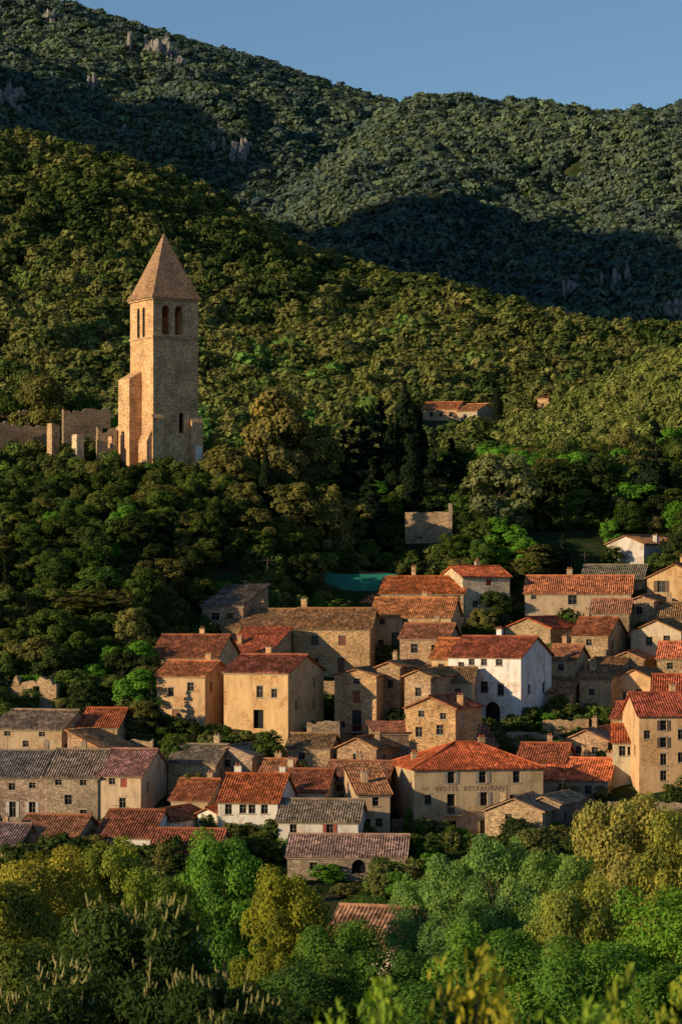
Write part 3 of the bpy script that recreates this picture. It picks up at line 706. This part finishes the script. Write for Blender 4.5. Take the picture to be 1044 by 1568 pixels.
for a in [('cypress_tree',P_cyp,620,580,468,50,CN),('cypress_tree',P_cyp,598,632,466,38,CN),('cypress_tree',P_cyp,630,662,460,40,CN),('cypress_tree',P_cyp,407,680,438,26,CN),('cypress_tree',P_cyp,644,628,470,34,CN),
          ('pine_tree',P_cone,552,622,468,120,CN),('pine_tree',P_cone,583,610,472,90,CN),('pine_tree',P_cone,665,645,468,80,CN),('pine_tree',P_cone,525,655,466,90,CN),('pine_tree',P_cone,690,668,472,80,CN),('pine_tree',P_cone,568,700,452,80,CN),('oak_tree',P_mid,425,588,460,115,(.25,.22,.07)),('oak_tree',P_mid,480,645,464,85,OL),
          ('chestnut_tree',P_mid,765,690,458,110,SIL),('oak_tree',P_mid,850,705,472,95,DK),('oak_tree',P_mid,900,700,474,95,DK),('pine_tree',P_cone,1000,640,474,110,CN),('oak_tree',P_mid,975,735,470,80,BR),
          ('ash_tree',P_open,330,785,432,90,BR),('ash_tree',P_open,75,798,425,70,BR),('ash_tree',P_open,185,806,424,80,BR),('oak_tree',P_mid,440,735,438,110,OL),('oak_tree',P_mid,370,735,436,70,OL),
          ('oak_tree',P_mid,245,740,432,80,OL),('oak_tree',P_mid,350,680,445,80,OL),('oak_tree',P_mid,505,740,440,80,OL),('ash_tree',P_open,760,790,442,50,BR),('ash_tree',P_open,690,815,440,60,MD),
          ('ash_tree',P_open,815,832,438,80,OL),('ash_tree',P_open,135,900,398,190,OL),('ash_tree',P_open,215,1070,362,60,OL),('oak_tree',P_mid,60,572,470,90,OL),('oak_tree',P_mid,130,600,476,80,MD),('oak_tree',P_mid,10,600,474,90,MD),('cypress_tree',P_cyp,762,585,880,18,CN),
          ('ash_tree',P_open,460,850,428,60,BR),('oak_tree',P_mid,645,1275,318,90,MD),('oak_tree',P_mid,700,690,476,80,DK),('oak_tree',P_mid,295,1180,340,50,OL),('oak_tree',P_mid,410,1115,352,50,MD),('oak_tree',P_mid,270,1120,352,60,MD),('oak_tree',P_mid,930,1230,330,70,MD),('oak_tree',P_mid,750,1125,362,40,DK),('oak_tree',P_mid,500,1100,364,46,MD),('ash_tree',P_open,855,1130,360,40,BR)]: T(*a)
cnt=0
for _ in range(6000):
    y=random.uniform(300,440); x=random.uniform(-.135*y,.135*y)
    if not clear(x,y,-1.8): continue
    if y>424 and 480<x/y*F+CX<625: continue
    put('garden_bush',P_bush,x,y,random.uniform(1.2,3.4),random.uniform(.9,2.2),random.choice([MD,DK,BR,OL]))
    cnt+=1
    if cnt>260: break
YG=(.27,.26,.045)
FGT=[('broadleaf_tree',P_fg,60,1285,150,240,YG),('broadleaf_tree',P_fg,175,1275,160,170,(.19,.24,.045)),('broadleaf_tree',P_fg,345,1258,150,190,(.11,.24,.04)),('broadleaf_tree',P_fg,440,1315,135,170,(.22,.24,.035)),
 ('broadleaf_tree',P_fg,-20,1330,120,260,(.22,.23,.045)),('broadleaf_tree',P_fg,250,1320,125,200,(.14,.20,.035)),('broadleaf_tree',P_fg,520,1400,120,200,(.09,.18,.035)),('broadleaf_tree',P_fg,600,1445,115,220,(.08,.16,.035)),
 ('poplar_tree',P_pop,700,1290,165,130,PO),('poplar_tree',P_pop,765,1258,160,140,PO),('poplar_tree',P_pop,640,1320,170,110,PO),('poplar_tree',P_pop,850,1290,150,140,(.18,.29,.075)),
 ('broadleaf_tree',P_fg,955,1205,140,230,(.28,.27,.08)),('broadleaf_tree',P_fg,1050,1230,135,230,(.24,.26,.055)),('broadleaf_tree',P_fg,880,1330,120,200,(.22,.26,.055)),('broadleaf_tree',P_fg,1010,1350,100,260,(.14,.28,.035)),
 ('broadleaf_tree',P_fg,760,1400,110,260,(.11,.23,.04)),('broadleaf_tree',P_fg,470,1450,95,260,(.06,.12,.03)),('broadleaf_tree',P_fg,900,1430,85,300,(.11,.23,.04)),('broadleaf_tree',P_fg,650,1490,80,300,(.06,.14,.03)),
 ('broadleaf_tree',P_fg,20,1420,80,280,(.12,.16,.035)),('broadleaf_tree',P_fg,1060,1460,70,280,(.10,.21,.035)),('broadleaf_tree',P_fg,420,1500,65,300,(.05,.095,.025)),
 ('broadleaf_tree',P_fg,560,1365,260,120,(.10,.18,.035)),('broadleaf_tree',P_fg,120,1305,220,200,(.15,.20,.045)),('broadleaf_tree',P_fg,870,1300,240,200,(.10,.18,.035)),('broadleaf_tree',P_fg,420,1340,260,160,(.10,.19,.035)),
 ('broadleaf_tree',P_fg,250,1335,260,160,(.10,.16,.035)),('broadleaf_tree',P_fg,640,1340,260,110,(.11,.20,.04)),('broadleaf_tree',P_fg,720,1330,250,140,(.10,.18,.035)),('broadleaf_tree',P_fg,980,1290,240,180,(.15,.20,.045)),
 ('candle_pine_tree',P_cand,215,1345,52,320,(.055,.095,.028)),('candle_pine_tree',P_cand,60,1460,46,300,(.05,.085,.025)),('candle_pine_tree',P_cand,345,1470,46,240,(.045,.08,.025)),
 ('leafing_sapling',P_sap,560,1440,15,230,(.22,.34,.04)),('leafing_sapling',P_sap,720,1400,15,240,(.30,.30,.04)),('leafing_sapling',P_sap,860,1470,13,260,(.20,.32,.04)),('leafing_sapling',P_sap,990,1440,16,220,(.24,.30,.04))]
for a in FGT: T(*a)
# ------------------------------------------------------------------ instanced masses
def scatter(name,P3,scl,rot,meshes):
    coll=bpy.data.collections.new(name+'_library')
    for k,mm in enumerate(meshes):
        o=bpy.data.objects.new(name+'_part',mm); coll.objects.link(o)
    me=bpy.data.meshes.new(name); me.vertices.add(len(P3)); me.vertices.foreach_set('co',np.asarray(P3,np.float32).ravel())
    a=me.attributes.new('scl','FLOAT_VECTOR','POINT'); a.data.foreach_set('vector',np.asarray(scl,np.float32).ravel())
    a=me.attributes.new('rot','FLOAT_VECTOR','POINT'); a.data.foreach_set('vector',np.asarray(rot,np.float32).ravel())
    o=bpy.data.objects.new(name,me); root.objects.link(o)
    ng=bpy.data.node_groups.new(name,'GeometryNodeTree'); ng.interface.new_socket('Geometry',in_out='INPUT',socket_type='NodeSocketGeometry'); ng.interface.new_socket('Geometry',in_out='OUTPUT',socket_type='NodeSocketGeometry')
    gi=ng.nodes.new('NodeGroupInput');go_=ng.nodes.new('NodeGroupOutput'); ip=ng.nodes.new('GeometryNodeInstanceOnPoints'); ci=ng.nodes.new('GeometryNodeCollectionInfo')
    ci.inputs['Collection'].default_value=coll; ci.inputs['Separate Children'].default_value=True; ci.inputs['Reset Children'].default_value=True
    ip.inputs['Pick Instance'].default_value=True
    for nm,sk in (('scl','Scale'),('rot','Rotation')):
        na=ng.nodes.new('GeometryNodeInputNamedAttribute'); na.data_type='FLOAT_VECTOR'; na.inputs['Name'].default_value=nm
        ng.links.new([s_ for s_ in na.outputs if s_.enabled and s_.name=='Attribute'][0],ip.inputs[sk])
    ng.links.new(gi.outputs[0],ip.inputs['Points']); ng.links.new(ci.outputs[0],ip.inputs['Instance']); ng.links.new(ip.outputs[0],go_.inputs[0])
    md=o.modifiers.new('scatter','NODES'); md.node_group=ng; return o
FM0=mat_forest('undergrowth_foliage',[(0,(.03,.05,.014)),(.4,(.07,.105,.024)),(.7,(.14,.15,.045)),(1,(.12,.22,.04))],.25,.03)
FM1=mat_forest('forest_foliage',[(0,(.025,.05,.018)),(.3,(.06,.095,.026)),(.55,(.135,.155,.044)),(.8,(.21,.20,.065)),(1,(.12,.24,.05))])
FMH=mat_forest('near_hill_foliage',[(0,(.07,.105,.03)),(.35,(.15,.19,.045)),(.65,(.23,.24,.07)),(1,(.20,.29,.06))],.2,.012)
FM2=mat_forest('haze_tinted_far_foliage',[(0,(.045,.080,.088)),(.35,(.078,.125,.112)),(.65,(.125,.168,.118)),(1,(.17,.23,.12))],.2,.004)  # distance haze painted into the leaf colour as a blue tint
f0=[tree_mesh('shrub','round',900,.16,k,2,1.3,(BARK,FM0),False) for k in (31,32)]
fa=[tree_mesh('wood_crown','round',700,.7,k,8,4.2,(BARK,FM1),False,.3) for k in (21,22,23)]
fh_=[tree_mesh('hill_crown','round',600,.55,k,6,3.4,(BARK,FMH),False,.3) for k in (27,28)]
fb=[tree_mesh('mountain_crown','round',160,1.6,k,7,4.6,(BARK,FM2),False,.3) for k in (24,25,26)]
def field(n,y0,y1,s0,s1,sink=.8,wid=25,pw=.8):
    y=y0+(y1-y0)*rng.random(n)**pw; x=(rng.random(n)*2-1)*(.132*y+wid); z=height(x,y); s=s0+(s1-s0)*rng.random(n)**1.8
    P3=np.stack([x,y,z-sink*s],-1); scl=np.stack([s*rng.uniform(.8,1.2,n),s*rng.uniform(.8,1.2,n),s*rng.uniform(.7,1.2,n)],-1); rot=np.stack([np.zeros(n),np.zeros(n),rng.random(n)*6.28],-1); return P3,scl,rot
def merge(*fs): return [np.concatenate(a) for a in zip(*fs)]
m0=field(15000,298,640,.6,1.7,.2,8)
dist=np.min(np.hypot(m0[0][:,0][:,None]-FT[None,:,0],m0[0][:,1][:,None]-FT[None,:,1])-FT[None,:,2],1)
px=m0[0][:,0]/m0[0][:,1]*F+CX; yy=m0[0][:,1]
street=(fbm(m0[0][:,0]/9,yy/9,4,3)>-.05)|(yy>425)|(px<235)
ok=(dist>-.8)&street&~((yy>446)&(yy<466)&(px>775)&(px<930))&~((yy>449)&(yy<459)&(px>165)&(px<310))&~((yy<452)&(yy>444)&(px>610)&(px<700))&~((yy<432)&(yy>425)&(px>480)&(px<625))
scatter('hillside_undergrowth',m0[0][ok],m0[1][ok],m0[2][ok],f0)
mh=field(9000,590,775,.35,1.0,.6); okh=(mh[0][:,0]>.045*mh[0][:,1])
scatter('near_hill_forest',mh[0][okh],mh[1][okh],mh[2][okh],fh_)
m1=merge(field(3000,600,775,.55,1.1),field(4500,775,960,.5,1.3),field(15000,930,1430,.45,1.6))
ok=~((m1[0][:,1]<775)&(m1[0][:,0]>.05*m1[0][:,1]))
dx=m1[0][:,0]-(690-CX)*895/F; ok&=~((abs(dx-2)<17)&(m1[0][:,1]>855)&(m1[0][:,1]<918)); dx=m1[0][:,0]-(830-CX)*900/F; ok&=~((abs(dx)<6)&(m1[0][:,1]>855)&(m1[0][:,1]<915))
lowz=(abs(m1[0][:,0]-(700-CX)*830/F)<28)&(m1[0][:,1]>775)&(m1[0][:,1]<860); m1[1][lowz]*=.45
scatter('hillside_forest',m1[0][ok],m1[1][ok],m1[2][ok],fa)
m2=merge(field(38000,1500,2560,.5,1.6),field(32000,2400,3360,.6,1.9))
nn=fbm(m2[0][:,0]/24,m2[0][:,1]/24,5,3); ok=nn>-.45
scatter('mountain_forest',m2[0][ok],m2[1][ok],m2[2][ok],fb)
ROCK,nt,out=newmat('limestone'); v,oi=objvec(nt)
principled(nt,out,ramp(nt,noise(nt,v,.35,8,.7),[(.35,(.13,.13,.125)),(.6,(.42,.385,.34))]),.95,noise(nt,v,.6,8,.75),1,2.,.1)
def outcrop(px,py,y0,size,seed):
    yy=np.arange(y0,3400,6.); xx=(px-CX)*yy/F; zz=height(xx,yy)+3; ang=HZ-zz/yy*F
    k=np.where(ang<=py)[0]
    if not len(k): return
    y=yy[k[0]]-4; x=xx[k[0]]; z=zz[k[0]]+size*.15; r=np.random.default_rng(seed)
    bm=bmesh.new()
    for j in range(14):
        b=bmesh.ops.create_icosphere(bm,subdivisions=2,radius=1)['verts']; sc=size*np.array([r.uniform(.14,.3),r.uniform(.14,.3),r.uniform(.35,.85)]); o=r.normal(size=3)*size*.5; o[2]*=.7; o[2]+=size*.15
        for v_ in b:
            q=np.array(v_.co)*(1+r.uniform(-.35,.25)); q=q*sc+o; v_.co=q
    me=bpy.data.meshes.new('rock_outcrop'); bm.to_mesh(me); bm.free(); me.materials.append(ROCK)
    o=bpy.data.objects.new('rock_outcrop',me); root.objects.link(o); o.location=(x,y,z)
for i,a in enumerate([(238,88,2600,17),(258,92,2600,10),(272,104,2600,9),(362,246,1800,12),(374,240,1800,8),(185,212,1800,8),(143,140,2400,9),(20,158,2400,13),(8,166,2400,9),(340,210,1800,7),(75,35,2600,9),(1022,488,1500,11),(940,440,1500,8),(870,455,1500,7),(310,60,2600,7),(30,180,2400,8)]): outcrop(*a,i)

# ------------------------------------------------------------------ light, sky, camera
el=math.radians(15); hx,hy=-.87,-.493; az=math.atan2(hx,hy)
sv=Vector((hx*math.cos(el),hy*math.cos(el),math.sin(el)))
L=bpy.data.lights.new('sun','SUN'); L.energy=5; L.angle=math.radians(.5); L.color=(1,.76,.46)
lo=bpy.data.objects.new('sun',L); root.objects.link(lo); lo.rotation_euler=sv.to_track_quat('Z','Y').to_euler(); lo.location=(-200,-150,200)
w=bpy.data.worlds.new('World'); scene.world=w; w.use_nodes=True; nt=w.node_tree
sk=nt.nodes.new('ShaderNodeTexSky'); sk.sky_type='NISHITA'; sk.sun_disc=False; sk.sun_elevation=el; sk.sun_rotation=az%(2*math.pi); sk.dust_density=.1; sk.ozone_density=4; sk.air_density=1.
bg=nt.nodes['Background']; bg.inputs[1].default_value=.105; nt.links.new(sk.outputs[0],bg.inputs[0])
cam=bpy.data.cameras.new('camera'); co=bpy.data.objects.new('camera',cam); root.objects.link(co); co.location=(0,0,0); co.rotation_euler=(math.pi/2,0,0)
cam.sensor_fit='VERTICAL'; cam.sensor_height=36; cam.lens=100; cam.shift_y=(HZ-784)/1568.; cam.clip_start=.5; cam.clip_end=20000
cam.dof.use_dof=True; cam.dof.focus_distance=390; cam.dof.aperture_fstop=5
scene.camera=co
scene.view_settings.view_transform='Standard'; scene.view_settings.look='None'; scene.view_settings.exposure=0
